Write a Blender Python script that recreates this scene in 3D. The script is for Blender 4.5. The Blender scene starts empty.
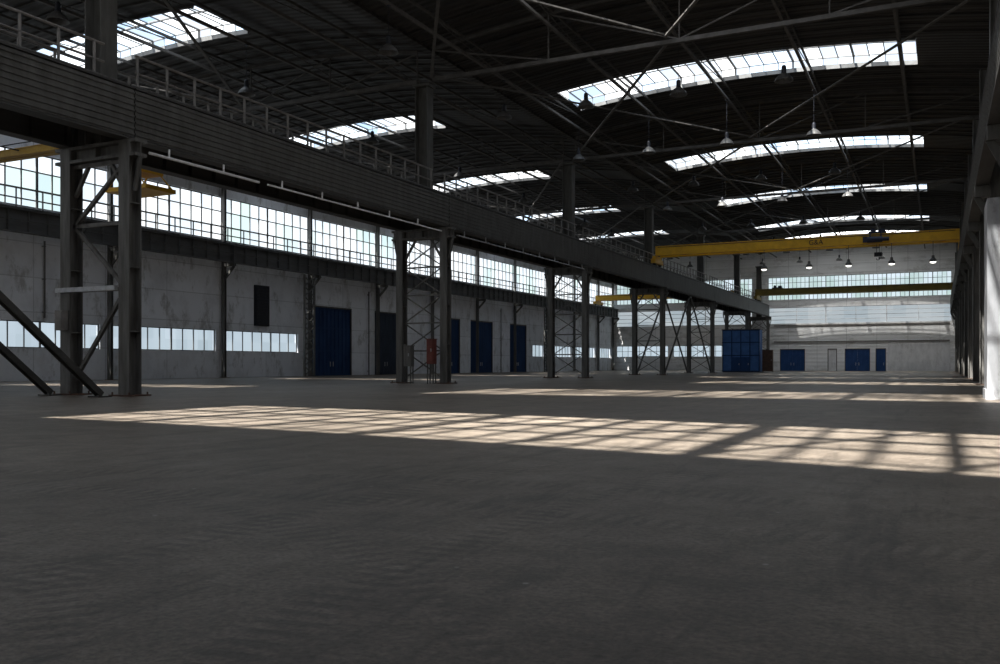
import bpy, math, random
from mathutils import Vector, Matrix
random.seed(4)
S=bpy.context.scene
S.view_settings.view_transform='Standard'
S.view_settings.look='None'
S.view_settings.exposure=0.0
COL=S.collection

# ------------------------------------------------------------ materials
def mat(name,c1,c2=None,rough=0.6,metal=0.0,scale=3.0,bump=0.0,stretch=(1,1,1),spec=0.5,ramp=(0.35,0.7)):
    m=bpy.data.materials.new(name); m.use_nodes=True
    n=m.node_tree.nodes; l=m.node_tree.links
    b=n['Principled BSDF']; b.inputs['Roughness'].default_value=rough; b.inputs['Metallic'].default_value=metal
    b.inputs['Specular IOR Level'].default_value=spec
    if c2 is None: c2=tuple(x*0.7 for x in c1)
    tc=n.new('ShaderNodeTexCoord'); mp=n.new('ShaderNodeMapping'); mp.inputs['Scale'].default_value=stretch
    l.new(tc.outputs['Object'],mp.inputs['Vector'])
    no=n.new('ShaderNodeTexNoise'); no.inputs['Scale'].default_value=scale; no.inputs['Detail'].default_value=6; no.inputs['Roughness'].default_value=0.65
    l.new(mp.outputs['Vector'],no.inputs['Vector'])
    r=n.new('ShaderNodeValToRGB'); r.color_ramp.elements[0].position=ramp[0]; r.color_ramp.elements[1].position=ramp[1]
    r.color_ramp.elements[0].color=(*c2,1); r.color_ramp.elements[1].color=(*c1,1)
    l.new(no.outputs['Fac'],r.inputs['Fac']); l.new(r.outputs['Color'],b.inputs['Base Color'])
    if bump>0:
        bp=n.new('ShaderNodeBump'); bp.inputs['Strength'].default_value=bump; bp.inputs['Distance'].default_value=0.03
        l.new(no.outputs['Fac'],bp.inputs['Height']); l.new(bp.outputs['Normal'],b.inputs['Normal'])
    return m
def emis(name,c,s):
    m=bpy.data.materials.new(name); m.use_nodes=True
    b=m.node_tree.nodes['Principled BSDF']; b.inputs['Base Color'].default_value=(*c,1)
    b.inputs['Emission Color'].default_value=(*c,1); b.inputs['Emission Strength'].default_value=s
    return m
def glass(name,cols,s,lo,hi,cell=(1,1,1),clear=0.3):
    # dusty factory glazing: panes differ, some nearly clear, most emit in place of daylight
    m=bpy.data.materials.new(name); m.use_nodes=True
    n=m.node_tree.nodes; l=m.node_tree.links; n.clear()
    o=n.new('ShaderNodeOutputMaterial'); mx=n.new('ShaderNodeMixShader')
    t=n.new('ShaderNodeBsdfTransparent'); e=n.new('ShaderNodeEmission'); e.inputs['Strength'].default_value=s
    tc=n.new('ShaderNodeTexCoord')
    v1=n.new('ShaderNodeVectorMath'); v1.operation='MULTIPLY_ADD'; v1.inputs[1].default_value=cell; v1.inputs[2].default_value=(0.013,0.013,0.013)
    v2=n.new('ShaderNodeVectorMath'); v2.operation='FLOOR'
    oi=n.new('ShaderNodeObjectInfo'); ad=n.new('ShaderNodeVectorMath'); ad.operation='ADD'
    wn=n.new('ShaderNodeTexWhiteNoise'); wn.noise_dimensions='3D'
    l.new(tc.outputs['Object'],v1.inputs[0]); l.new(v1.outputs[0],v2.inputs[0]); l.new(v2.outputs[0],ad.inputs[0]); l.new(oi.outputs['Location'],ad.inputs[1]); l.new(ad.outputs[0],wn.inputs['Vector'])
    mr=n.new('ShaderNodeMapRange'); mr.inputs['From Min'].default_value=clear-0.05; mr.inputs['From Max'].default_value=clear+0.25
    mr.inputs['To Min'].default_value=lo; mr.inputs['To Max'].default_value=hi
    l.new(wn.outputs['Value'],mr.inputs['Value']); l.new(mr.outputs['Result'],mx.inputs['Fac'])
    no=n.new('ShaderNodeTexNoise'); no.inputs['Scale'].default_value=0.3; no.inputs['Detail'].default_value=3
    l.new(ad.outputs[0],no.inputs['Vector'])
    r=n.new('ShaderNodeValToRGB'); k=len(cols)
    r.color_ramp.elements[0].position=0.36; r.color_ramp.elements[1].position=0.62
    r.color_ramp.elements[0].color=(*cols[0],1); r.color_ramp.elements[1].color=(*cols[-1],1)
    if k==3:
        x=r.color_ramp.elements.new(0.46); x.color=(*cols[1],1)
    l.new(no.outputs['Fac'],r.inputs['Fac']); l.new(r.outputs['Color'],e.inputs['Color'])
    l.new(t.outputs[0],mx.inputs[1]); l.new(e.outputs[0],mx.inputs[2]); l.new(mx.outputs[0],o.inputs['Surface'])
    return m

M={}
M['steel']=mat('painted_grey_steel',(0.11,0.11,0.105),(0.055,0.053,0.048),0.55,0.1,2.5,0.2,(1,1,0.25))
M['steelN']=mat('column_grey_steel',(0.17,0.17,0.165),(0.07,0.067,0.062),0.5,0.1,1.8,0.25,(2,2,0.25))
M['rail']=mat('railing_steel',(0.26,0.25,0.24),(0.16,0.15,0.145),0.5,0.1,2)
M['truss']=mat('truss_steel',(0.12,0.115,0.11),(0.07,0.067,0.064),0.8,0.0,1.5,spec=0.15)
M['brace']=mat('brace_steel',(0.15,0.145,0.138),(0.095,0.09,0.086),0.8,0.0,1.5,spec=0.15)
M['girder']=mat('runway_steel',(0.075,0.074,0.07),(0.035,0.033,0.031),0.6,0.1,0.8,0.2,(1,0.3,2))
M['wgirder']=mat('wall_runway_steel',(0.13,0.13,0.13),(0.07,0.07,0.07),0.6,0.1,0.8,0.2,(1,0.3,2))
M['galv']=mat('galvanised_pipe',(0.6,0.62,0.65),(0.4,0.41,0.43),0.35,0.6,4)
M['wallR']=mat('dark_plaster',(0.36,0.35,0.33),(0.17,0.165,0.16),0.9,0,0.4,0.1)
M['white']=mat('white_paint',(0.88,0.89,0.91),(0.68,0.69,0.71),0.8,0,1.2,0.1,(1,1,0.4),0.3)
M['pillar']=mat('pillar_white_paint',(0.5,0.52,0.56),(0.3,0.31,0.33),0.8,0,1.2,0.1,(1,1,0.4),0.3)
M['frame']=mat('window_frame_paint',(0.13,0.135,0.14),(0.08,0.08,0.08),0.6,0,2)
M['yellow']=mat('crane_yellow',(0.85,0.5,0.02),(0.62,0.34,0.015),0.5,0,0.8)
M['ochre']=mat('aged_crane_yellow',(0.55,0.34,0.02),(0.36,0.21,0.012),0.5,0,0.8)
M['olive']=mat('dusty_olive_yellow',(0.3,0.22,0.03),(0.18,0.13,0.02),0.6,0,0.8)
M['blue']=mat('door_blue',(0.022,0.062,0.17),(0.013,0.038,0.105),0.7,0,1.0,0.1,(1,1,0.4),0.2)
M['greydoor']=mat('door_blue_grey',(0.05,0.065,0.10),(0.03,0.04,0.06),0.7,0,1.5,0.1,(1,1,0.4),0.2)
M['blueB']=mat('bright_door_blue',(0.028,0.085,0.24),(0.018,0.055,0.17),0.6,0,1.5,0.1,(1,1,0.4),0.2)
M['blueL']=mat('booth_blue',(0.06,0.2,0.52),(0.035,0.12,0.34),0.6,0,0.9)
M['red']=mat('cabinet_red',(0.2,0.05,0.035),(0.11,0.025,0.02),0.6,0,3)
M['rust']=mat('rusty_brown',(0.13,0.07,0.045),(0.06,0.035,0.03),0.8,0,2)
M['dark']=mat('dark_machine',(0.02,0.025,0.04),(0.012,0.012,0.015),0.5,0.2,4)
M['hoistblue']=mat('hoist_dark_blue',(0.02,0.03,0.07),(0.015,0.02,0.045),0.6,0.1,4)
M['shade']=mat('lamp_enamel',(0.13,0.13,0.13),(0.08,0.08,0.08),0.5,0.1,5)
M['bulb']=emis('lamp_bulb',(1,0.97,0.9),4.0)
M['skyglass']=glass('skylight_glass',[(0.55,0.75,1),(0.88,0.95,1),(1,0.99,0.97)],2.4,0.3,0.9,(0.95,0.35,0.01),0.28)
M['brightglass']=glass('boosted_skylight_glass',[(1,0.98,0.94),(1,0.97,0.92)],3.6,0.3,0.75,(0.95,0.35,0.01),0.35)  # emission boosted so the unseen lanterns fill the hall with light
M['clearglass']=glass('sunpatch_skylight_glass',[(1,0.99,0.95),(0.93,0.97,1)],2.0,0.05,0.12,(0.95,0.35,0.01),0.4)  # extra clear, so the unseen nearest lantern throws a brighter sun patch
M['fillglass']=glass('fill_skylight_glass',[(1,0.99,0.95),(0.93,0.97,1)],4.5,0.93,0.96,(0.95,0.7,0.01),0.4)  # emissive glass of the lantern added to light the end wall
M['backglass']=glass('fill_window_glass',[(1,0.96,0.9),(1,0.95,0.88)],1.5,0.5,0.9)  # emissive fill glass for the glazing added behind the camera
M['winglass']=glass('window_glass',[(0.6,0.76,0.72),(0.84,0.93,1.0),(0.95,0.98,1)],1.5,0.55,0.95,(1,0.83,0.73),0.4)
M['endglass']=glass('hazy_window_glass',[(0.5,0.66,0.62),(0.78,0.9,0.98)],1.0,0.75,0.92,(1.386,1,0.85),0.3)
M['lowglass']=glass('frosted_window_glass',[(0.5,0.62,0.7),(0.62,0.74,0.84)],0.85,0.75,0.95,(1,0.8,1),0.3)
M['glowing']=glass('glowing_wall_sheet',[(0.68,0.8,0.88),(0.86,0.95,1.0)],0.55,0.97,0.99,(0.5,1,1.0),0.3)  # self-lit sheet added to brighten the end wall

M['wallL']=mat('grimy_whitewashed_plaster',(0.84,0.86,0.9),(0.7,0.71,0.74),0.9,0,0.5,0.1,(1,1,0.8),0.2,(0.32,0.52))
def stains(m,f,sc=0.7,st=(1,1,0.5)):
    n=m.node_tree.nodes; l=m.node_tree.links; b=n['Principled BSDF']; src=b.inputs['Base Color'].links[0].from_socket
    tc=n.new('ShaderNodeTexCoord'); mp=n.new('ShaderNodeMapping'); mp.inputs['Scale'].default_value=st
    no=n.new('ShaderNodeTexNoise'); no.inputs['Scale'].default_value=sc; no.inputs['Detail'].default_value=10; no.inputs['Roughness'].default_value=0.75
    l.new(tc.outputs['Object'],mp.inputs['Vector']); l.new(mp.outputs['Vector'],no.inputs['Vector'])
    r=n.new('ShaderNodeValToRGB'); r.color_ramp.elements[0].position=0.36; r.color_ramp.elements[0].color=(0.4,0.38,0.35,1)
    r.color_ramp.elements[1].position=0.47; r.color_ramp.elements[1].color=(1,1,1,1)
    l.new(no.outputs['Fac'],r.inputs['Fac'])
    mx=n.new('ShaderNodeMix'); mx.data_type='RGBA'; mx.blend_type='MULTIPLY'; mx.inputs['Factor'].default_value=f
    l.new(src,mx.inputs['A']); l.new(r.outputs['Color'],mx.inputs['B']); l.new(mx.outputs['Result'],b.inputs['Base Color'])
def joints(m,bw,rh,axis='Y',mort=(0.5,0.5,0.5,1),f=0.8):
    n=m.node_tree.nodes; l=m.node_tree.links; b=n['Principled BSDF']; src=b.inputs['Base Color'].links[0].from_socket
    tc=n.new('ShaderNodeTexCoord'); sp=n.new('ShaderNodeSeparateXYZ'); cb=n.new('ShaderNodeCombineXYZ')
    l.new(tc.outputs['Object'],sp.inputs[0]); l.new(sp.outputs[axis],cb.inputs['X']); l.new(sp.outputs['Z'],cb.inputs['Y'])
    br=n.new('ShaderNodeTexBrick'); br.offset=0.0; br.inputs['Scale'].default_value=1; br.inputs['Brick Width'].default_value=bw; br.inputs['Row Height'].default_value=rh; br.inputs['Mortar Size'].default_value=0.04
    br.inputs['Color1'].default_value=(1,1,1,1); br.inputs['Color2'].default_value=(0.84,0.84,0.84,1); br.inputs['Mortar'].default_value=mort
    l.new(cb.outputs[0],br.inputs['Vector'])
    mx=n.new('ShaderNodeMix'); mx.data_type='RGBA'; mx.blend_type='MULTIPLY'; mx.inputs['Factor'].default_value=f
    l.new(src,mx.inputs['A']); l.new(br.outputs['Color'],mx.inputs['B']); l.new(mx.outputs['Result'],b.inputs['Base Color'])
stains(M['wallL'],0.7); joints(M['wallL'],6.25,2.5,f=0.6); stains(M['white'],0.35); stains(M['pillar'],0.6,1.2)
def wave_bump(m,axis,scale,strength,dist):
    n=m.node_tree.nodes; l=m.node_tree.links
    tc=n.new('ShaderNodeTexCoord'); w=n.new('ShaderNodeTexWave'); w.bands_direction=axis; w.inputs['Scale'].default_value=scale
    l.new(tc.outputs['Object'],w.inputs['Vector'])
    bp=n.new('ShaderNodeBump'); bp.inputs['Strength'].default_value=strength; bp.inputs['Distance'].default_value=dist
    l.new(w.outputs['Fac'],bp.inputs['Height']); l.new(bp.outputs['Normal'],n['Principled BSDF'].inputs['Normal'])
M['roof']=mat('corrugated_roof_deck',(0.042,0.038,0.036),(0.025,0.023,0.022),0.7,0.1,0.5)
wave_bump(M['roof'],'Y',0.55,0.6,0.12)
M['wallB']=mat('white_corrugated_cladding',(0.94,0.95,0.97),(0.84,0.85,0.86),0.95,0,0.25,0,(1,1,1),0.1)
wave_bump(M['wallB'],'Z',0.45,0.3,0.08); stains(M['wallB'],0.4,0.3,(1,1,2)); joints(M['wallB'],5.0,1.6,'X',f=0.6)

def floor_mat():
    m=bpy.data.materials.new('worn_concrete_floor'); m.use_nodes=True
    n=m.node_tree.nodes; l=m.node_tree.links; b=n['Principled BSDF']
    tc=n.new('ShaderNodeTexCoord')
    def noise(sc,det,ro,mpv=None,dist=0):
        x=n.new('ShaderNodeTexNoise'); x.inputs['Scale'].default_value=sc; x.inputs['Detail'].default_value=det; x.inputs['Roughness'].default_value=ro; x.inputs['Distortion'].default_value=dist
        if mpv:
            mp=n.new('ShaderNodeMapping'); mp.inputs['Scale'].default_value=mpv[0]; mp.inputs['Rotation'].default_value=mpv[1]
            l.new(tc.outputs['Object'],mp.inputs['Vector']); l.new(mp.outputs['Vector'],x.inputs['Vector'])
        else: l.new(tc.outputs['Object'],x.inputs['Vector'])
        return x
    def ramp(src,p0,c0,p1,c1):
        r=n.new('ShaderNodeValToRGB'); r.color_ramp.elements[0].position=p0; r.color_ramp.elements[0].color=(*c0,1)
        r.color_ramp.elements[1].position=p1; r.color_ramp.elements[1].color=(*c1,1); l.new(src,r.inputs['Fac']); return r
    def mul(a,c,f=1.0,t='MULTIPLY'):
        x=n.new('ShaderNodeMix'); x.data_type='RGBA'; x.blend_type=t; x.inputs['Factor'].default_value=f
        l.new(a,x.inputs['A']); l.new(c,x.inputs['B']); return x.outputs['Result']
    n1=noise(0.2,6,0.65); n2=noise(24.0,10,0.8); n3=noise(1.4,10,0.8)
    c=ramp(n1.outputs['Fac'],0.36,(0.135,0.112,0.09),0.64,(0.225,0.19,0.156)).outputs['Color']
    c=mul(c,ramp(n2.outputs['Fac'],0.36,(0.38,0.38,0.38),0.64,(1.35,1.35,1.35)).outputs['Color'])
    c=mul(c,ramp(n3.outputs['Fac'],0.38,(0.62,0.61,0.6),0.6,(1.16,1.16,1.16)).outputs['Color'])
    for rot,s in ((0.3,1.0),(1.5,0.7),(-0.7,1.3)):
        k=noise(2.2*s,8,0.7,((1,0.12,1),(0,0,rot)),0.6)
        c=mul(c,ramp(k.outputs['Fac'],0.35,(0.58,0.58,0.58),0.44,(1,1,1)).outputs['Color'],0.8)
    # tyre tread tracks: fine cross-bars confined to wobbling curved lanes
    for cx,cy,rad in ((11,-1,9.0),(11,-1,10.6),(-3,-6,13.0),(-3,-6,14.6),(16,6,19.0),(16,6,20.8),(-8,-2,6.5),(-8,-2,8.3)):
        mp=n.new('ShaderNodeMapping'); mp.inputs['Location'].default_value=(-cx,-cy,0)
        l.new(tc.outputs['Object'],mp.inputs['Vector'])
        le=n.new('ShaderNodeVectorMath'); le.operation='LENGTH'; l.new(mp.outputs['Vector'],le.inputs[0])
        a=n.new('ShaderNodeMath'); a.operation='SUBTRACT'; a.inputs[1].default_value=rad; l.new(le.outputs['Value'],a.inputs[0])
        ab=n.new('ShaderNodeMath'); ab.operation='ABSOLUTE'; l.new(a.outputs[0],ab.inputs[0])
        wob=noise(0.8,4,0.6)
        ad=n.new('ShaderNodeMath'); ad.operation='ADD'; l.new(ab.outputs[0],ad.inputs[0]); l.new(wob.outputs['Fac'],ad.inputs[1])
        lane=ramp(ad.outputs[0],0.60,(1,1,1),0.68,(0,0,0))
        gr=n.new('ShaderNodeTexGradient'); gr.gradient_type='RADIAL'; l.new(mp.outputs['Vector'],gr.inputs['Vector'])
        mm1=n.new('ShaderNodeMath'); mm1.operation='MULTIPLY'; mm1.inputs[1].default_value=rad*2*math.pi*6.0; l.new(gr.outputs['Fac'],mm1.inputs[0])
        fr=n.new('ShaderNodeMath'); fr.operation='FRACT'; l.new(mm1.outputs[0],fr.inputs[0])
        tr=ramp(fr.outputs[0],0.35,(0.74,0.74,0.74),0.6,(1.12,1.12,1.12))
        mm=n.new('ShaderNodeMix'); mm.data_type='RGBA'; mm.blend_type='MULTIPLY'
        l.new(lane.outputs['Color'],mm.inputs['Factor']); l.new(c,mm.inputs['A']); l.new(tr.outputs['Color'],mm.inputs['B']); c=mm.outputs['Result']
    v=n.new('ShaderNodeTexVoronoi'); v.inputs['Scale'].default_value=1.6; l.new(tc.outputs['Object'],v.inputs['Vector'])
    mx3=n.new('ShaderNodeMix'); mx3.data_type='RGBA'; mx3.inputs['B'].default_value=(0.42,0.39,0.36,1)
    l.new(ramp(v.outputs['Distance'],0.02,(0.7,0.7,0.7),0.04,(0,0,0)).outputs['Color'],mx3.inputs['Factor']); l.new(c,mx3.inputs['A'])
    l.new(mx3.outputs['Result'],b.inputs['Base Color'])
    b.inputs['Roughness'].default_value=0.46; b.inputs['Specular IOR Level'].default_value=0.4
    bp=n.new('ShaderNodeBump'); bp.inputs['Strength'].default_value=0.7; bp.inputs['Distance'].default_value=0.015
    l.new(n2.outputs['Fac'],bp.inputs['Height']); l.new(bp.outputs['Normal'],b.inputs['Normal'])
    return m
M['floor']=floor_mat()

# ------------------------------------------------------------ mesh builder
class B:
    def __init__(s): s.v=[]; s.f=[]
    def add(s,vs,fs):
        o=len(s.v); s.v+= [tuple(v) for v in vs]; s.f+=[tuple(i+o for i in f) for f in fs]; return s
    def box(s,x0,y0,z0,x1,y1,z1):
        if x0>x1:x0,x1=x1,x0
        if y0>y1:y0,y1=y1,y0
        if z0>z1:z0,z1=z1,z0
        return s.add([(x0,y0,z0),(x1,y0,z0),(x1,y1,z0),(x0,y1,z0),(x0,y0,z1),(x1,y0,z1),(x1,y1,z1),(x0,y1,z1)],
          [(0,3,2,1),(4,5,6,7),(0,1,5,4),(1,2,6,5),(2,3,7,6),(3,0,4,7)])
    def beam(s,p0,p1,w,h,up=(0,0,1),off=(0,0)):
        p0=Vector(p0);p1=Vector(p1);d=(p1-p0).normalized();u=Vector(up)
        if abs(d.dot(u))>0.99: u=Vector((0,1,0))
        sx=d.cross(u).normalized(); uu=sx.cross(d).normalized()
        c=sx*off[0]+uu*off[1]
        q=[]
        for p in (p0,p1):
            for a,b in ((-1,-1),(1,-1),(1,1),(-1,1)): q.append(p+c+sx*a*w/2+uu*b*h/2)
        return s.add(q,[(0,1,2,3),(7,6,5,4),(0,4,5,1),(1,5,6,2),(2,6,7,3),(3,7,4,0)])
    def ib(s,p0,p1,w,h,t=0.03,up=(0,0,1)):
        s.beam(p0,p1,w,t,up,(0,h/2-t/2)); s.beam(p0,p1,w,t,up,(0,-h/2+t/2)); s.beam(p0,p1,t,h-2*t,up); return s
    def cyl(s,p0,p1,r,n=10,r2=None):
        p0=Vector(p0);p1=Vector(p1);d=(p1-p0).normalized();u=Vector((0,0,1)) if abs(d.z)<0.9 else Vector((1,0,0))
        a=d.cross(u).normalized();b=a.cross(d); r2=r if r2 is None else r2
        q=[p0+(a*math.cos(2*math.pi*i/n)+b*math.sin(2*math.pi*i/n))*r for i in range(n)]+[p1+(a*math.cos(2*math.pi*i/n)+b*math.sin(2*math.pi*i/n))*r2 for i in range(n)]
        return s.add(q,[(i,(i+1)%n,n+(i+1)%n,n+i) for i in range(n)]+[tuple(range(n))[::-1],tuple(range(n,2*n))])
    def lathe(s,prof,n=20,c=(0,0,0)):
        q=[];f=[]
        for r,z in prof:
            for i in range(n):
                a=2*math.pi*i/n; q.append((c[0]+r*math.cos(a),c[1]+r*math.sin(a),c[2]+z))
        for k in range(len(prof)-1):
            for i in range(n): f.append((k*n+i,k*n+(i+1)%n,(k+1)*n+(i+1)%n,(k+1)*n+i))
        return s.add(q,f)
    def mesh(s,name,m):
        me=bpy.data.meshes.new(name); me.from_pydata(s.v,[],s.f); me.update(); me.materials.append(M[m]); return me
def put(name,data,loc=(0,0,0),parent=None,label=None,cat=None,group=None,kind=None,rot=None):
    o=bpy.data.objects.new(name,data); COL.objects.link(o); o.location=loc
    if rot: o.rotation_euler=rot
    if parent: o.parent=parent
    if label:o['label']=label
    if cat:o['category']=cat
    if group:o['group']=group
    if kind:o['kind']=kind
    return o
def obj(b,name,m,**k): return put(name,b.mesh(name,m),**k)
def STR(b,name,m,label,cat,loc=(0,0,0)): return obj(b,name,m,loc=loc,label=label,cat=cat,kind='structure')

# ------------------------------------------------------------ dimensions
XR=3.2; XL=-58.8; YF=172.0; YB=-18.0; XC=-30.0; XM=-28.4; XN=-31.7; XS=1.85
def roofz(x):
    if x>=XC: e0,e1=XR,XC; E,R=21.75,23.1
    else: e0,e1=XC,XL; E,R=21.75,22.9
    u=(x-(e0+e1)/2)/((e0-e1)/2)
    return E+(R-E)*(1-u*u)
def segs(x0,x1,step=2.8):
    n=max(1,int(math.ceil((x1-x0)/step))); return [x0+(x1-x0)*i/n for i in range(n+1)]

# ------------------------------------------------------------ shell
STR(B().box(XL-0.4,YB-0.4,-0.3,XR+0.4,YF+0.4,0.0),'floor','floor','dusty worn brown-grey concrete floor of the hall','floor')

SKY=[]   # x0,x1,yc,glass,skew,width
SKY.append((-24.5,-1.2,-3.4,'clearglass',0.16,7.0)); SKY.append((-25.5,-1.2,18.0,'brightglass',0,8.5)); SKY.append((-20.5,-1.4,43.0,'brightglass',0,8.0))
SKY.append((-26.6,-1.4,67.0,'skyglass',0,5.4))
for y in (94,119,144): SKY.append((-25.8,-1.4,y,'skyglass',0,5.0))
SKY.append((-27.2,-1.4,160.5,'fillglass',0,5.1))  # lantern added to throw sun and fill light onto the end wall
for y in (-6,18.5,43.0,69,94,119,144): SKY.append((-57.2,-40.3,y,'brightglass' if y<20 else 'skyglass',0,4.8))
def ceiling():
    b=B()
    for (a,c) in ((XC,XR),(XL,XC)):
        holes=sorted([s for s in SKY if a-0.1<=s[0] and s[1]<=c+0.1],key=lambda s:s[2])
        def strip(x0,x1,y0,y1):
            f0=y0 if callable(y0) else (lambda x:y0); f1=y1 if callable(y1) else (lambda x:y1)
            if x1-x0<0.01: return
            if not callable(y0) and not callable(y1) and y1-y0<0.01: return
            xs=segs(x0,x1)
            for p,q in zip(xs[:-1],xs[1:]):
                zp=roofz(p+1e-4);zq=roofz(q-1e-4)
                b.add([(p,f0(p),zp),(q,f0(q),zq),(q,f1(q),zq),(p,f1(p),zp),(p,f0(p),zp+.15),(q,f0(q),zq+.15),(q,f1(q),zq+.15),(p,f1(p),zp+.15)],
                 [(0,1,2,3),(4,7,6,5),(0,4,5,1),(1,5,6,2),(2,6,7,3),(3,7,4,0)])
        y=YB-.4
        for h in holes:
            W=h[5]; k=h[4]; ext=abs(k)*(h[1]-h[0])/2; xm=(h[0]+h[1])/2
            yA=h[2]-W/2-ext; yB=h[2]+W/2+ext
            strip(a,c,y,yA); strip(a,h[0],yA,yB); strip(h[1],c,yA,yB)
            if ext:
                strip(h[0],h[1],yA,lambda x:h[2]-W/2-k*(x-xm)); strip(h[0],h[1],lambda x:h[2]+W/2-k*(x-xm),yB)
            y=yB
        strip(a,c,y,YF+.4)
        k=YB
        while k<YF:
            if not any(abs(k-h[2])<h[5]/2+abs(h[4])*(h[1]-h[0])/2 for h in holes):
                xs=segs(a,c)
                for p,q in zip(xs[:-1],xs[1:]):
                    b.beam((p,k,roofz(p+1e-4)-.05),(q,k,roofz(q-1e-4)-.05),.08,.1)
            k+=1.5
    b.box(XC-.25,YB-.4,21.6,XC+.25,YF+.4,21.95)
    return b
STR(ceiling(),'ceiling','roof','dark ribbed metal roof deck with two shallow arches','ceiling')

DO=[(75.9,83.0),(87.5,92.6),(103.4,108.2),(111.2,118.2),(124.0,130.2)]
LOW=[(0.5,12),(13,24.5),(25.5,37),(38,49.5),(50.5,62),(63,73.6),(132.5,137),(139,149.5),(151,162),(163.5,171)]
def wall_left():
    b=B(); x0,x1=XL-0.4,XL
    b.box(x0,YB-.4,16.5,x1,YF+.4,21.8)
    b.box(x0,YB-.4,7.4,x1,YF+.4,12.5)
    ops=[(a,c,0,7.4) for a,c in DO]+[(a,c,2.4,4.35) for a,c in LOW]
    ops.sort(); y=YB-.4
    for a,c,z0,z1 in ops:
        b.box(x0,y,0,x1,a,7.4)
        if z0>0: b.box(x0,a,0,x1,c,z0)
        if z1<7.4: b.box(x0,a,z1,x1,c,7.4)
        y=c
    b.box(x0,y,0,x1,YF+.4,7.4)
    b.box(x0,YB-.4,12.5,x1,0.4,16.5)
    return b
STR(wall_left(),'wall_left','wallL','grimy whitewashed plaster wall with window strips and gate openings','wall')
FD=[(-26.5,-22.1,4.0),(-15.3,-11.1,4.0),(-10.2,-8.5,4.0),(-18.2,-16.6,4.0)]
EZ0,EZ1=13.0,17.2
def wall_back():
    b=B(); y0,y1=YF,YF+.4
    b.box(XL-.4,y0,EZ1,XR+.4,y1,23.7)
    b.box(XL-.4,y0,5.0,XR+.4,y1,8.6)
    b.box(XL-.4,y0,11.6,XR+.4,y1,EZ0)
    for z0,z1 in ((8.6,11.6),(EZ0,EZ1)):
        for a,c in ((XL-.4,-58),(-31.5,-28.6),(1.8,XR+.4)): b.box(a,y0,z0,c,y1,z1)
    ops=sorted([(a,c,0,z) for a,c,z in FD]+[(-58,-47.5,2.6,4.8),(-46.5,-36,2.6,4.8)])
    x=XL-.4
    for a,c,z0,z1 in ops:
        b.box(x,y0,0,a,y1,5)
        if z0>0:b.box(a,y0,0,c,y1,z0)
        b.box(a,y0,z1,c,y1,5); x=c
    b.box(x,y0,0,XR+.4,y1,5)
    return b
STR(wall_back(),'wall_back','wallB','pale corrugated metal end wall with window band','wall')
STR(B().box(XR,YB-.4,0,XR+.4,YF,21.8),'wall_right','wallR','grey plaster side wall behind a row of columns','wall')
FW=[(-57,-45.5),(-44.5,-32.5),(-27,-14.5),(-13.5,-0.5)]  # unseen glazing added behind the camera to light steel and floor
def wall_front():
    b=B(); y0,y1=YB-.4,YB
    b.box(XL,y0,0,XR,y1,6); b.box(XL,y0,17.5,XR,y1,23.6); x=XL
    for a,c in FW: b.box(x,y0,6,a,y1,17.5); x=c
    b.box(x,y0,6,XR,y1,17.5); return b
STR(wall_front(),'wall_front','wallB','pale corrugated metal end wall with tall glazing added for light','wall')

# ------------------------------------------------------------ windows
wn=[0]
def window(axis,u0,u1,z0,z1,pos,nx,nz,glassm,label,fm='frame',th0=.035):
    wn[0]+=1; fb=B(); gb=B(); L=u1-u0; H=z1-z0
    def bx(b,ua,ub,za,zb,t):
        if axis=='y': b.box(-t,ua,za,t,ub,zb)
        else: b.box(ua,-t,za,ub,t,zb)
    for i in range(nx+1):
        th=th0*2 if i in (0,nx) or i%5==0 else th0
        u=-L/2+L*i/nx; bx(fb,max(-L/2,u-th),min(L/2,u+th),0,H,.07)
    for k in range(nz+1):
        th=th0*2.2 if k in(0,nz) else th0
        z=H*k/nz; bx(fb,-L/2,L/2,max(0,z-th),min(H,z+th),.06)
    c=(u0+u1)/2
    if axis=='y': gb.add([(0,-L/2,0),(0,L/2,0),(0,L/2,H),(0,-L/2,H)],[(0,1,2,3)])
    else: gb.add([(-L/2,0,0),(L/2,0,0),(L/2,0,H),(-L/2,0,H)],[(0,1,2,3)])
    loc=(pos,c,z0) if axis=='y' else (c,pos,z0)
    o=STR(fb,'window_%d'%wn[0],fm,label,'window',loc)
    obj(gb,'window_glass',glassm,parent=o)
y=0.4
while y<171:
    window('y',y,min(y+12.5,171.9),12.5,16.5,XL-.2,10,3,'winglass','tall steel-framed factory window band, dusty bright panes',th0=.045); y+=12.5
for a,c in LOW: window('y',a,c,2.4,4.35,XL-.2,max(3,int((c-a)/1.25)),1,'lowglass','low strip of frosted wired-glass panes in steel frames')
for a,c in ((-28.6,-18.5),(-18.5,-8.4),(-8.4,1.8)):
    window('x',a,c,EZ0,EZ1,YF+.2,14,4,'endglass','high steel-framed end wall glazing')
    window('x',a,c,8.6,11.6,YF+.2,2,4,'glowing','milky sheeting added to brighten the end wall','white')
for a,c in ((-58,-49.2),(-49.2,-40.3),(-40.3,-31.5)):
    window('x',a,c,EZ0,EZ1,YF+.2,12,4,'endglass','high steel-framed end wall glazing')
    window('x',a,c,8.6,11.6,YF+.2,2,4,'glowing','milky sheeting added to brighten the end wall','white')
for a,c in ((-58,-47.5),(-46.5,-36)): window('x',a,c,2.6,4.8,YF+.2,9,2,'lowglass','low strip of small frosted panes')
for a,c in FW: window('x',a,c,6,17.5,YB-.2,12,8,'backglass','tall steel-framed gable glazing added to light the hall')

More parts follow.
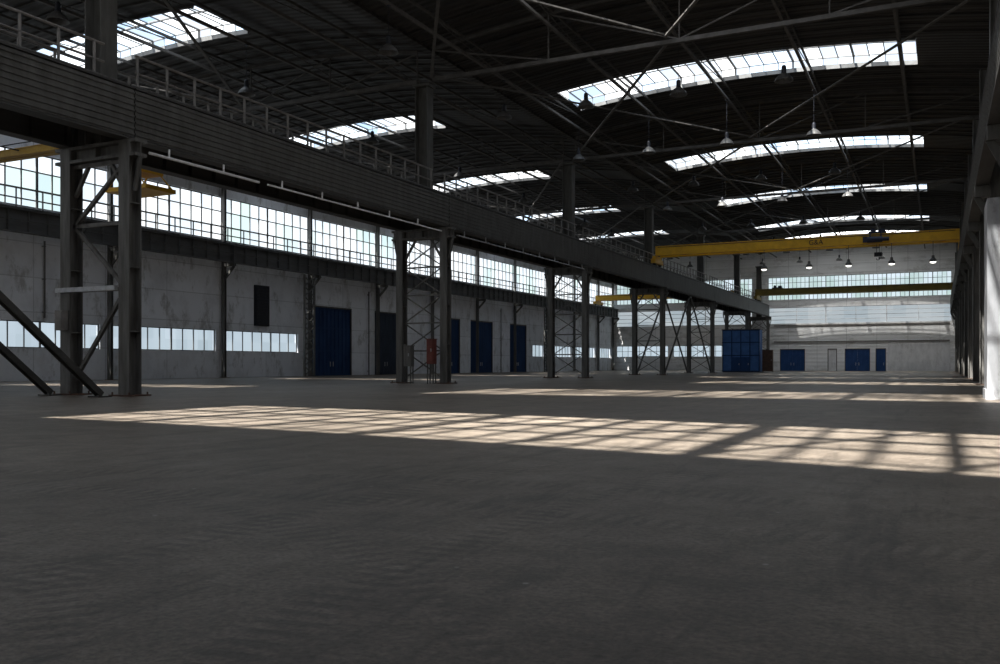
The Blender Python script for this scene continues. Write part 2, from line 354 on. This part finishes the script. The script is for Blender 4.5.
def skylight(x0,x1,yc,gm,sk,W):
    wn[0]+=1; fb=B(); gb=B(); hh=0.7
    xm=(x0+x1)/2; zb=roofz(xm)
    def z(x): return roofz(x)-zb
    def of(x): return -sk*(x-xm)
    a,c=-W/2,W/2
    n=int(round((x1-x0)/1.05))
    xs=[x0+(x1-x0)*i/n for i in range(n+1)]
    near=(gm=='clearglass')
    for p,q in zip(xs[:-1],xs[1:]):
        P,Q=p-xm,q-xm; o1,o2=of(p),of(q)
        for yy in (a,c):
            gb.add([(P,yy+o1,z(p)),(Q,yy+o2,z(q)),(Q,yy+o2,z(q)+hh),(P,yy+o1,z(p)+hh)],[(0,1,2,3)])
            fb.beam((P,yy+o1,z(p)+.0),(Q,yy+o2,z(q)+.0),.14,.3); fb.beam((P,yy+o1,z(p)+hh),(Q,yy+o2,z(q)+hh),.1,.12)
        gb.add([(P,a+o1,z(p)+hh),(Q,a+o2,z(q)+hh),(Q,c+o2,z(q)+hh),(P,c+o1,z(p)+hh)],[(0,1,2,3)])
        fb.beam((P,o1,z(p)+hh),(Q,o2,z(q)+hh),.26 if near else .12,.14)
        if near:
            for t in (-W/4,W/4): fb.beam((P,t+o1,z(p)+hh),(Q,t+o2,z(q)+hh),.2,.08)
    if near:  # diagonal bars added to cast slanted shadows across the sun patch
        for i in range(0,n-3,3):
            p,q=xs[i],xs[i+3]; fb.beam((p-xm,a+of(p),z(p)+hh-.15),(q-xm,c+of(q),z(q)+hh-.15),.2,.1)
    for x in (x0,x1):
        o1=of(x); gb.add([(x-xm,a+o1,z(x)),(x-xm,c+o1,z(x)),(x-xm,c+o1,z(x)+hh),(x-xm,a+o1,z(x)+hh)],[(0,1,2,3)])
    for i,x in enumerate(xs):
        t=(.3 if i%3==0 else .18) if near else (.16 if i%4==0 else .07)
        X=x-xm; o1=of(x)
        for yy in (a,c): fb.beam((X,yy+o1,z(x)),(X,yy+o1,z(x)+hh),t*.8,t*.8)
        fb.beam((X,a+o1,z(x)+hh),(X,c+o1,z(x)+hh),t,.1)
    o=STR(fb,'window_%d'%wn[0],'frame','raised transverse roof lantern with many glass panes','skylight',(xm,yc,zb))
    obj(gb,'skylight_glass',gm,parent=o)
for s in SKY: skylight(*s)

# ------------------------------------------------------------ doors
dn=[0]
def door(axis,u0,u1,H,pos,m,label,leaves=2,side=1):
    dn[0]+=1; L=u1-u0
    def bx(b,ua,ub,za,zb,w0,w1):
        if axis=='y': b.box(w0*side,ua,za,w1*side,ub,zb)
        else: b.box(ua,w0*side,za,ub,w1*side,zb)
    fr=B()
    bx(fr,-L/2,-L/2+.12,0,H,0,.3); bx(fr,L/2-.12,L/2,0,H,0,.3); bx(fr,-L/2+.12,L/2-.12,H-.15,H,0,.3)
    c=(u0+u1)/2
    o=STR(fr,'door_%d'%dn[0],'steel',label,'door',(pos,c,0) if axis=='y' else (c,pos,0))
    w=(L-.24)/leaves
    for i in range(leaves):
        a=-L/2+.12+i*w; e=a+w-.01
        b=B(); bx(b,a,e,.0,H-.15,.06,.12)
        n=max(2,int(w/0.6))
        for k in range(n+1):
            u=a+(e-a)*k/n; bx(b,max(a,u-.05),min(e,u+.05),.03,H-.17,.12,.17)
        for k in (.03,H*.35,H*.68,H-.3): bx(b,a,e,k,k+.13,.12,.19)
        leaf=obj(b,'door_leaf',m,parent=o)
        hb=B(); uu=e-.25 if i==0 else a+.25; bx(hb,uu-.03,uu+.03,1.0,1.5,.19,.27)
        obj(hb,'handle','galv',parent=leaf)
for i,(a,c) in enumerate(DO): door('y',a,c,7.4,XL-.35,'greydoor' if i==1 else 'blue','tall grey-blue steel double gate' if i==1 else 'tall dark blue steel double gate')
for i,(a,c,h) in enumerate(FD):
    door('x',a,c,h,YF+.35,'white' if i==3 else 'blueB','pale single service door' if i==3 else 'dark blue steel door in the end wall',2 if c-a>3 else 1,-1)

# ------------------------------------------------------------ central columns
def brace_set(b,x0,x1,zs,w,mode):
    for i,(z0,z1) in enumerate(zip(zs[:-1],zs[1:])):
        b.beam((x0,0,z1),(x1,0,z1),w,w)
        if mode=='x':
            b.beam((x0,0,z0),(x1,0,z1),w*.7,w*.7,(0,1,0)); b.beam((x0,.06,z1),(x1,.06,z0),w*.7,w*.7,(0,1,0))
        else:
            if i%2==0: b.beam((x0,0,z0),(x1,0,z1),w,w,(0,1,0))
            else: b.beam((x0,0,z1),(x1,0,z0),w,w,(0,1,0))
CY=[0,25.3,50.3,75.6,100.5,125.5,150.5,170.6]
for i,cy in enumerate(CY):
    e=put('steel_column',None,(XC,cy,0),label='riveted steel lattice column carrying the crane runways' if i!=1 else 'heavy grey twin-leg steel column with diagonal braces',cat='column',group='central row of steel columns')
    xa,xb=XN-XC,XM-XC
    for x in (xa,xb):
        w=.56 if i<2 else .48
        b=B().ib((x,0,0.06),(x,0,9.95),w,.62,.05,(0,1,0)); 
        for zz in (2.5,5,7.5): b.box(x-w/2+.02,-.26,zz,x+w/2-.02,.26,zz+.04)
        obj(b,'leg','steelN',parent=e)
        b=B().box(x-.55,-.55,0,x+.55,.55,.06)
        for sx in (-.45,.45):
            for sy in (-.45,.45): b.cyl((x+sx,sy,.06),(x+sx,sy,.16),.035,6)
        obj(b,'base_plate','rust',parent=e)
    b=B()
    brace_set(b,xa+.2,xb-.2,[.6,4.2,6.8,9.2] if i==1 else [.3,2.1,3.9,5.7,7.5,9.3],.14 if i==1 else .1,'z' if i==1 else 'x')
    obj(b,'lattice_bracing','steelN',parent=e)
    if i==1:
        obj(B().box(xa-.35,-.5,4.12,xb-.28,-.34,4.3),'cross_strut','galv',parent=e,label='pale horizontal steel strut')
        obj(B().box(xa-.22,-.6,2.6,xa+.2,-.32,3.4).box(xa-.18,-.62,2.65,xa+.16,-.6,3.35),'junction_box','rail',parent=e,label='small grey electrical junction box')
    b=B(); b.box(xa-.6,-.3,9.3,xb+.6,.3,9.42); b.box(xa-.6,-.3,9.83,xb+.6,.3,9.95); b.box(xa-.6,-.03,9.42,xb+.6,.03,9.83)
    for x in (xa-.3,xa+.3,0,xb-.3,xb+.3): b.box(x-.02,-.28,9.42,x+.02,.28,9.83)
    obj(b,'head_beam','steelN',parent=e)
    b=B()
    for x,d in ((xa,-1),(xb,1)):
        b.beam((x+d*.26,0,8.0),(x+d*.55,0,9.32),.12,.12,(0,1,0)); b.beam((x-d*.26,0,8.0),(x-d*1.1,0,9.32),.13,.13,(0,1,0))
    obj(b,'knee_brace','steelN',parent=e)
    b=B().ib((0,0,9.95),(0,0,19.2),.8,.9,.05,(1,0,0)); b.box(-.6,-.5,19.1,.6,.5,19.25)
    for sx in (-.43,.43): b.box(sx-.015,-.35,10,sx+.015,.35,19.1)
    obj(b,'upper_shaft','steel',parent=e)
def pbrace(x,ya,za,yb,zb,w=.22):
    b=B()
    b.beam((0,0,za),(0,yb-ya,zb),w,.05,(1,0,0),(0,w*.55)); b.beam((0,0,za),(0,yb-ya,zb),w,.05,(1,0,0),(0,-w*.55)); b.beam((0,0,za),(0,yb-ya,zb),.04,w*1.1,(1,0,0))
    b.box(-.3,-.3,0,.3,.3,.05)
    obj(b,'portal_brace','girder' if w>.2 else 'steelN',loc=(x,ya,0),label='sloping dark steel brace running up to the crane runway' if w>.2 else 'slim sloping steel brace running up to the crane runway',cat='brace',group='portal braces')
pbrace(XM,23.9,.1,12.4,9.82); pbrace(XN,24.3,.1,12.8,9.82)
for x in (XM,XN):
    pbrace(x,1.2,.15,11.8 if x==XM else 12.2,9.82)
    pbrace(x,101.4,.15,112.8,9.82,.12); pbrace(x,124.6,.15,113.3,9.82,.12)

# ------------------------------------------------------------ runway girders etc per span
def girder(x,y0,y1,z0,z1,face,label,group,m='girder',ribs=(.22,.45,.68,.91,1.14,1.37,1.6,1.83)):
    L=y1-y0-.06; b=B(); h=z1-z0
    b.box(-.3,-L/2,0,.3,L/2,.06); b.box(-.3,-L/2,h-.06,.3,L/2,h); b.box(-.03,-L/2,.06,.03,L/2,h-.06)
    k=-L/2+.1
    while k<L/2:
        b.box(-.22,k,.06,.22,k+.03,h-.06); k+=1.55
    e=obj(b,'runway_girder',m,loc=(x,(y0+y1)/2,z0),label=label,cat='crane runway',group=group)
    r=B().box(-.05,-L/2,h,.05,L/2,h+.04).box(-.02,-L/2,h+.04,.02,L/2,h+.12).box(-.045,-L/2,h+.12,.045,L/2,h+.17)
    obj(r,'crane_rail','steelN',parent=e)
    if ribs:
        c=B()
        if len(ribs)>2: c.box(face*.22,-L/2,.1,face*.25,L/2,h-.1)
        for zz in ribs: 
            if zz<h-.1: c.box(face*.25,-L/2,zz-.04,face*.29,L/2,zz+.04)
        obj(c,'corrugated_side_panel','steel',parent=e)
def railing(x,y0,y1,z,h,group,step=1.55,r=.055):
    L=y1-y0-.1; b=B()
    b.cyl((0,-L/2,h),(0,L/2,h),r,6); b.cyl((0,-L/2,h*.55),(0,L/2,h*.55),r*.8,6); b.box(-.01,-L/2,0,.01,L/2,.15)
    o=obj(b,'guard_railing','rail',loc=(x,(y0+y1)/2,z),label='slim steel walkway railing beside the crane rails',cat='railing',group=group)
    pm=B().box(-.04,-.04,0,.04,.04,h).mesh('post','rail'); k=-L/2+.1
    while k<=L/2: put('post',pm,(0,k,0),parent=o); k+=step
for y0,y1 in zip([-17.5]+CY[:-1],CY):
    girder(XM,y0,y1,9.96,12.0,1,'dark corrugated steel crane runway girder','central runway girders')
    girder(XN,y0,y1,9.96,12.0,-1,'dark corrugated steel crane runway girder','central runway girders')
    L=y1-y0-.06
    b=B().box(-1.37,-L/2+.6,0,1.37,L/2-.6,.07)
    obj(b,'walkway_deck','girder',loc=(-30.05,(y0+y1)/2,12.003),label='steel plate walkway between two crane runways',cat='walkway',group='runway walkways')
    railing(-28.95,y0+.7,y1-.7,12.075,1.5,'runway railings')
    railing(-31.15,y0+.7,y1-.7,12.075,1.5,'runway railings')
def conduit(x,z,y0,y1,r,m='galv'):
    b=B().cyl((0,0,0),(0,y1-y0,0),r,8); k=1
    while k<y1-y0: b.box(-.03,k,0,.03,k+.06,9.96-z); k+=3.1
    obj(b,'conductor_pipe',m,loc=(x,y0,z),label='pale metal conductor pipe under the runway girder',cat='pipe',group='conductor pipes')
conduit(-28.13,9.6,26.0,32.4,.06,'white'); conduit(-28.13,9.6,33.0,49.3,.045,'white'); conduit(-28.13,9.6,51.3,74.6,.04)
ys=[-17.5,12.5,37.5,62.5,87.5,112.5,137.5,171.5]
for y0,y1 in zip(ys[:-1],ys[1:]):
    girder(-57.5,y0,y1,10.4,12.0,1,'dark steel crane runway girder on the side wall','wall runway girders','wgirder',(.8,))
    railing(-58.0,y0,y1,12.0,1.6,'wall runway railings',2.08,.07)
for k in range(15):
    yy=k*12.5; yy=min(yy,171.0)
    e=put('wall_column',None,(XL,yy+.2,0),label='grey steel column standing against the whitewashed wall',cat='column',group='side wall columns')
    obj(B().ib((.3,0,.03),(.3,0,20.9),.36,.26,.04,(0,1,0)),'shaft','steelN',parent=e)
    obj(B().box(0.02,-.3,0,.75,.3,.03),'base_plate','rust',parent=e)
    obj(B().box(.48,-.15,10.1,1.6,.15,10.38).beam((.5,0,9.1),(1.5,0,10.12),.25,.12,(0,1,0)),'bracket','steel',parent=e)
for yy in (72.4,133.2):
    b=B()
    for dx,dy in ((0,0),(0,1.5)): b.beam((dx,dy,0),(dx,dy,10.2),.18,.18)
    for z in range(10):
        b.beam((0,0,z+.1),(0,1.5,z+1),.08,.08); b.beam((0,1.5,z+.1),(0,0,z+1),.08,.08)
    obj(b,'lattice_post','steelN',loc=(-57.0,yy,0),label='open lattice steel post next to a blue gate',cat='post',group='lattice posts')
for yy,z0,z1 in ((44.5,4.6,10.2),(86,0,9.5),(120.5,0,9.5)):
    b=B().cyl((0,0,z0),(0,0,z1),.07,8)
    for z in (z0+.4,(z0+z1)/2,z1-.4): b.box(-.2,-.1,z,.03,.1,z+.06)
    obj(b,'wall_pipe','steelN',loc=(XL+.2,yy,0),label='grey vertical service pipe clamped to the plaster wall',cat='pipe',group='wall pipes')

for k in range(14):
    yy=12.5*(k)+0.0
    if yy>170: break
    e=put('side_column',None,(2.58,yy,0),label='worn white painted concrete pillar with dark steel shaft above' if k==3 else 'grey steel column along the side wall',cat='column',group='side row columns')
    if k==3:
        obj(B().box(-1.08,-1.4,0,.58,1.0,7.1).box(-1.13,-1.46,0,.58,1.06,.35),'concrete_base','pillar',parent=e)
        obj(B().ib((0,0,7.1),(0,0,19.2),.7,.8,.05,(1,0,0)),'shaft','steelN',parent=e)
    else:
        obj(B().ib((0,0,0.04),(0,0,19.2),.6,.8,.05,(1,0,0)),'shaft','steelN',parent=e)
        obj(B().box(-.6,-.5,0,.58,.5,.04),'base_plate','rust',parent=e)
    obj(B().box(-1.03,-.25,9.4,-.4,.25,9.94).beam((-.42,0,8.4),(-.95,0,9.45),.3,.12,(0,1,0)),'bracket','steel',parent=e)
for y0,y1 in zip(ys[:-1],ys[1:]): girder(XS,y0,y1,9.96,12.0,-1,'dark corrugated steel crane runway girder','side runway girders')

# ------------------------------------------------------------ trusses
def truss(xa,xb,yy,zl,n,label,group):
    e=put('roof_truss',None,((xa+xb)/2,yy,zl),label=label,cat='roof truss',group=group)
    xm=(xa+xb)/2
    def zt(x): return roofz(x)-.35-zl
    b=B()
    for s in (-1,1): b.beam((xa-xm,s*.07,0),(xb-xm,s*.07,0),.09,.24)
    obj(b,'bottom_chord','truss',parent=e)
    b=B()
    xs=segs(xa,xb)
    for p,q in zip(xs[:-1],xs[1:]): b.ib((p-xm,0,zt(p)),(q-xm,0,zt(q)),.2,.22,.03)
    obj(b,'top_chord','truss',parent=e)
    b=B(); xs=[xa+(xb-xa)*i/n for i in range(n+1)]
    for i,x in enumerate(xs):
        X=x-xm; b.beam((X,0,.1),(X,0,zt(x)-.08),.07,.07)
        if i<n:
            X2=xs[i+1]-xm
            if i<n/2: b.beam((X,0,zt(x)-.08),(X2,0,.08),.09,.09,(0,1,0))
            else: b.beam((X,0,.08),(X2,0,zt(xs[i+1])-.08),.09,.09,(0,1,0))
    obj(b,'web_members','truss',parent=e)
for cy in [25.3,50.3,75.6,100.5,125.5,150.5]:
    truss(-29.3,2.8,cy,19.55,4,'wide dark steel roof truss spanning the main nave','main nave trusses')
    truss(-58.3,-30.5,cy,19.55,4,'wide dark steel roof truss spanning the side nave','side nave trusses')
PX=[-2.3,-8.4,-14.8,-21.0,-27.0,-33.3,-39.2,-45.2,-51.0,-56.3]
for i,px in enumerate(PX):
    zt=roofz(px)-.32; L0,L1=-17,171.5
    h=1.0
    e=put('lattice_purlin',None,(px,L0,zt-h),label='long lattice steel purlin under the roof deck',cat='purlin',group='lattice purlins')
    obj(B().beam((0,0,h),(0,L1-L0,h),.12,.16),'top_chord','truss',parent=e)
    obj(B().beam((0,0,0),(0,L1-L0,0),.17,.17),'bottom_chord','brace',parent=e)
    b=B(); k=0; j=0
    while k+12.4<L1-L0:
        a,c=(0,h) if j%2==0 else (h,0)
        b.beam((0,k,a),(0,k+12.4,c),.05,.05); k+=12.4;j+=1
    obj(b,'web_members','truss',parent=e)
bys=[25.3,50.3,75.6,100.5,125.5,150.5]
for y0,y1 in zip(bys[:-1],bys[1:]):
    for xa,xm_,xb in ((-29.3,-14,2.0),(-58,-45,-30.6)):
        for j,(p,q) in enumerate(((xa,xm_),(xb,xm_),(xm_,xa))):
            b=B().beam((0,.3,0),(q-p,y1-y0-.3,0),.18,.08)
            obj(b,'wind_brace','brace',loc=(p,y0,19.88-.12*j),label='long diagonal steel tie between roof trusses',cat='brace',group='roof wind braces')

# ------------------------------------------------------------ pendant lamps
cache={}
def lamp(x,y,z=18.2):
    top=roofz(x)-.32-1.0-.09
    L=round(top-z,3); key=L
    if key not in cache:
        rod=B().cyl((0,0,.95),(0,0,L),.014,6).box(-.1,-.1,L-.06,.1,.1,L)
        sh=B().lathe([(0.52,0),(0.5,.06),(.44,.2),(.3,.36),(.17,.44),(.15,.46),(.16,.46),(.32,.34),(.47,.18),(.55,0),(.52,0)],20)
        hs=B().lathe([(0,.95),(.1,.93),(.14,.85),(.15,.5),(.17,.44),(0,.44)],14)
        bl=B().lathe([(0,.42),(.09,.4),(.13,.25),(.1,.12),(0,.08)],12)
        cache[key]=(rod.mesh('suspension_rod','dark'),sh.mesh('lamp_shade','shade'),hs.mesh('lamp_housing','dark'),bl.mesh('bulb','shade'))
    e=put('pendant_lamp',None,(x,y,z),label='large bell-shaped industrial pendant lamp hanging from the roof',cat='lamp',group='pendant lamps')
    for nme,me in zip(('suspension_rod','lamp_shade','lamp_housing','bulb'),cache[key]): put(nme,me,parent=e)
lamp(-27.0,41.5)
for yy in (56,70.3,85,97.5,113.8,131,142.5,157):
    for xx in (-8.4,-14.8,-21.0,-27.0): lamp(xx,yy)
for yy in (30.5,44,58,72,86,104,114,133.5,143,156):
    for xx in (-39.2,-51.0): lamp(xx,yy)

# ------------------------------------------------------------ cranes
def crane(xa,xb,y,m,label,trx,hgt=1.5,lamps=(),platform=None,span=4.2,zb=.95,z0=12.18,text=None,go=.95,oh=.2):
    xm=(xa+xb)/2
    e=put('bridge_crane',None,(xm,y,z0),label=label,cat='overhead crane')
    for s in (-1,1):
        b=B(); yy=s*go; gw=min(.28,go*.6)
        b.box(xa-xm-oh,yy-gw,zb,xb-xm+oh,yy+gw,zb+hgt)
        b.box(xa-xm-oh,yy-gw-.06,zb-.04,xb-xm+oh,yy+gw+.06,zb); b.box(xa-xm-oh,yy-gw-.06,zb+hgt,xb-xm+oh,yy+gw+.06,zb+hgt+.05)
        b.box(xa-xm-oh,yy-.04,zb+hgt+.05,xb-xm+oh,yy+.04,zb+hgt+.1)
        g=obj(b,'girder',m,parent=e)
        if text and s==-1:
            cu=bpy.data.curves.new('lettering','FONT'); cu.body=text; cu.size=.7; cu.extrude=.01; cu.align_x='CENTER'
            to=bpy.data.objects.new('t',cu); COL.objects.link(to)
            bpy.context.view_layer.update()
            me=bpy.data.meshes.new_from_object(to); bpy.data.objects.remove(to); me.name='lettering'; me.materials.clear(); me.materials.append(M['dark'])
            put('lettering',me,(-11.4-xm,yy-.3,zb+.2),parent=g,rot=(math.pi/2,0,0))
    for x in (xa-xm,xb-xm):
        ct=max(.45,min(.7,zb-.04))
        t=obj(B().box(x-.25,-span/2,.2,x+.25,span/2,ct).box(x-.2,-go-.25,ct,x+.2,go+.25,zb-.04 if zb-.04>ct else ct+.001).box(x-.2,-span/2-.12,.25,x+.2,-span/2,.42).box(x-.2,span/2,.25,x+.2,span/2+.12,.42),'end_carriage',m,parent=e)
        for s in (-1,1): obj(B().cyl((x-.14,s*(span/2-.5),.25),(x+.14,s*(span/2-.5),.25),.25,18),'wheel','dark',parent=t)
    tx=trx-xm; zt=zb+hgt+.1
    t=obj(B().box(tx-.8,-1.1,zt,tx+.8,1.1,zt+.18).cyl((tx-.45,-.5,zt+.4),(tx-.45,.5,zt+.4),.2,16).box(tx+.1,-.5,zt+.18,tx+.65,.5,zt+.5),'trolley','hoistblue',parent=e)
    h=B()
    if lamps or zb<.6:
        for dx in (-.15,.15): h.cyl((tx+dx,0,zt),(tx+dx,0,.2),.02,6)
        h.box(tx-.3,-.2,-.1,tx+.3,.2,.3); h.cyl((tx-.35,0,.1),(tx+.35,0,.1),.22,14)
        for i in range(8):
            a0=math.pi*(-.5+i*.17);a1=math.pi*(-.5+(i+1)*.17)
            h.cyl((tx+.16*math.sin(a0),0,-.3-.16*math.cos(a0)),(tx+.16*math.sin(a1),0,-.3-.16*math.cos(a1)),.04,6)
        obj(h,'hook_block','dark',parent=t)
    if lamps:
        h=B().cyl((tx-.9,-1.6,zb+.35),(tx+.5,-1.6,zb+.35),.3,18).cyl((tx+.5,-1.6,zb+.35),(tx+1.1,-1.6,zb+.35),.2,14).box(tx-1.3,-1.8,zb+.1,tx-.9,-1.4,zb+.65)
        h.box(tx-.7,-1.66,zb+.6,tx-.6,-.9,zb+hgt+.2).box(tx+.3,-1.66,zb+.6,tx+.4,-.9,zb+hgt+.2)
        obj(h,'hoist_motor','hoistblue',parent=e)
    f=B(); f.cyl((xa-xm+.5,-1.5,zb+hgt-.1),(xb-xm-.5,-1.5,zb+hgt-.1),.03,6)
    k=xa-xm+.5
    while k<xb-xm: f.box(k-.03,-1.5,zb+hgt-.12,k+.03,-go,zb+hgt-.06); k+=3
    obj(f,'festoon_track','dark',parent=e)
    for lx in lamps:
        x=lx-xm
        w=obj(B().lathe([(.34,-1.0),(.3,-.75),(.15,-.6),(.12,-.35),(0,-.35)],14,(x,-.95,0)).cyl((x,-.95,-.35),(x,-.95,zb),.03,6),'work_lamp','shade',parent=e)
        obj(B().lathe([(0,-1.13),(.2,-1.09),(.29,-.99),(0,-.95)],14,(x,-.95,0)),'bulb','bulb',parent=w)
    if platform is not None:
        x=platform-xm
        p=B().box(x-1.4,-1.5,-2.45,x+1.4,0.4,-2.25)
        for sx in (-1.3,1.3):
            for sy in (-1.4,.3): p.cyl((x+sx,sy,-2.3),(x+sx*.3,sy,-1.4),.035,6)
        p.cyl((x,-1.45,-1.4),(x,-.4,zb),.04,6).cyl((x,.3,-1.4),(x,.3,zb),.04,6).box(x-.6,-1.45,-1.5,x+.6,.35,-1.34)
        obj(p,'suspended_platform','yellow',parent=e)
    return e
crane(XM,XS,98.3,'yellow','bright yellow double-girder bridge crane spanning the main nave',-5.6,.92,(-16.6,-12.1,-8.3,-4.3,-.6),text='G&A',zb=1.08,span=3.2,oh=-.15)
crane(XM,XS,160,'olive','dusty olive-yellow bridge crane near the end wall',-25,.9)
crane(-57.5,XN,160,'yellow','dusty yellow bridge crane in the side nave near the end wall',-50,.8)
crane(-57.5,XN,33,'ochre','yellow bridge crane in the side nave with hanging platform',-52,.3,(),-35.7,zb=.46,go=.25)

# ------------------------------------------------------------ booth, cabinets
def booth():
    e=put('blue_booth',None,(-27.5,142,0),label='tall blue sheet-steel booth with panelled doors',cat='booth')
    b=B().box(-2.8,-1.2,.1,2.8,1.2,6.5)
    obj(b,'body','blueL',parent=e)
    b=B()
    for k in (0,2,4,6,8): x=-2.75+5.5*k/8; b.box(x-.06,-1.3,.1,x+.06,-1.2,6.5)
    for z in (.1,2.5,4.5,6.35): b.box(-2.85,-1.32,z,2.85,-1.2,z+.14)
    obj(b,'panel_frame','blue',parent=e)
    obj(B().box(-2.9,-1.35,6.5,2.9,1.3,6.62),'roof','steel',parent=e)
    obj(B().box(-2.8,-1.2,0,2.8,1.2,.1),'plinth','dark',parent=e)
    for x in (-1.35,.03):
        d=obj(B().box(x,-1.38,.2,x+1.3,-1.32,2.3).box(x+.1,-1.41,.4,x+1.2,-1.38,2.1),'door','blueB',parent=e)
        obj(B().box(x+1.1,-1.48,1.1,x+1.16,-1.41,1.35),'handle','galv',parent=d)
booth()
def cabinet(name,x,y,z,w,d,h,m,label,cat,legs=True):
    e=put(name,None,(x,y,z),label=label,cat=cat)
    z0=.0
    if legs:
        for sx in (-1,1):
            for sy in (-1,1): obj(B().box(sx*(w/2-.05)-.03,sy*(d/2-.05)-.03,0,sx*(w/2-.05)+.03,sy*(d/2-.05)+.03,legs),'leg','steel',parent=e)
        z0=legs
    obj(B().box(-w/2,-d/2,z0,w/2,d/2,z0+h).box(-w/2-.04,-d/2-.04,z0+h,w/2+.04,d/2+.04,z0+h+.04),'body',m,parent=e)
    dr=obj(B().box(-w/2+.04,-d/2-.03,z0+.05,w/2-.04,-d/2,z0+h-.05).box(-w/2+.1,-d/2-.045,z0+.12,w/2-.1,-d/2-.03,z0+h-.12),'door',m,parent=e)
    obj(B().box(w/2-.16,-d/2-.09,z0+h*.5,w/2-.12,-d/2-.045,z0+h*.5+.2),'handle','galv',parent=dr)
cabinet('electrical_cabinet',-28.85,49.3,0,.5,.4,1.55,'red','dull red steel electrical cabinet on legs by a column','cabinet',1.25)
cabinet('electrical_cabinet',-30.6,49.4,0,.55,.4,1.3,'steelN','small grey switch cabinet on legs by a column','cabinet',1.1)
cabinet('storage_cabinet',-23.6,141.6,0,1.5,1,3.2,'rust','tall rusty brown cabinet beside the blue booth','cabinet',.15)
b=B().box(0,0,0,.2,2.0,3.9).box(.2,.1,.1,.24,1.9,3.8)
for k in range(12): b.box(.24,.15,.2+k*.3,.28,1.85,.32+k*.3)
obj(b,'vent_louvre','dark',loc=(XL+.01,67.0,4.9),label='dark louvred vent panel on the whitewashed wall',cat='vent')
tn=0
for z in (5.2,8.2):
    tn+=1; STR(B().box(-14.5,-.12,0,14.5,.12,.2),'trim_%d'%tn,'rail','long horizontal steel rail on the cladding','trim',(-13.0,YF-.13,z))
tn+=1; STR(B().box(0,-.05,0,9.8,0,5.1).box(0,-.1,4.95,9.8,-.05,5.1),'trim_%d'%tn,'white','white panel added to brighten the end wall','trim',(-8.2,YF-.01,0))  # whiter colour stands in for strong light on the lower end wall

# ------------------------------------------------------------ light
w=bpy.data.worlds.new('World'); S.world=w; w.use_nodes=True
n=w.node_tree.nodes; l=w.node_tree.links; bg=n['Background']
tc=n.new('ShaderNodeTexCoord'); sp=n.new('ShaderNodeSeparateXYZ'); r=n.new('ShaderNodeValToRGB')
l.new(tc.outputs['Generated'],sp.inputs[0]); l.new(sp.outputs['Z'],r.inputs['Fac']); l.new(r.outputs['Color'],bg.inputs['Color'])
r.color_ramp.elements[0].position=0.0; r.color_ramp.elements[0].color=(0.8,0.92,1,1)
r.color_ramp.elements[1].position=0.5; r.color_ramp.elements[1].color=(0.22,0.48,0.95,1)
bg.inputs['Strength'].default_value=1.0
sd=bpy.data.lights.new('sun','SUN'); sd.energy=30; sd.angle=math.radians(.6); sd.color=(1,.965,.9)
so=put('sun',sd,(0,0,40)); so.rotation_euler=Vector((5.6,19.9,-23.3)).to_track_quat('-Z','Y').to_euler()

cd=bpy.data.cameras.new('camera'); cam=put('camera',cd,(0,0,1.25)); cam.rotation_euler=(math.pi/2,0,math.radians(26))
cd.sensor_width=36; cd.lens=32.47; cd.shift_y=0.032; cd.clip_end=600; cd.clip_start=.05
S.camera=cam
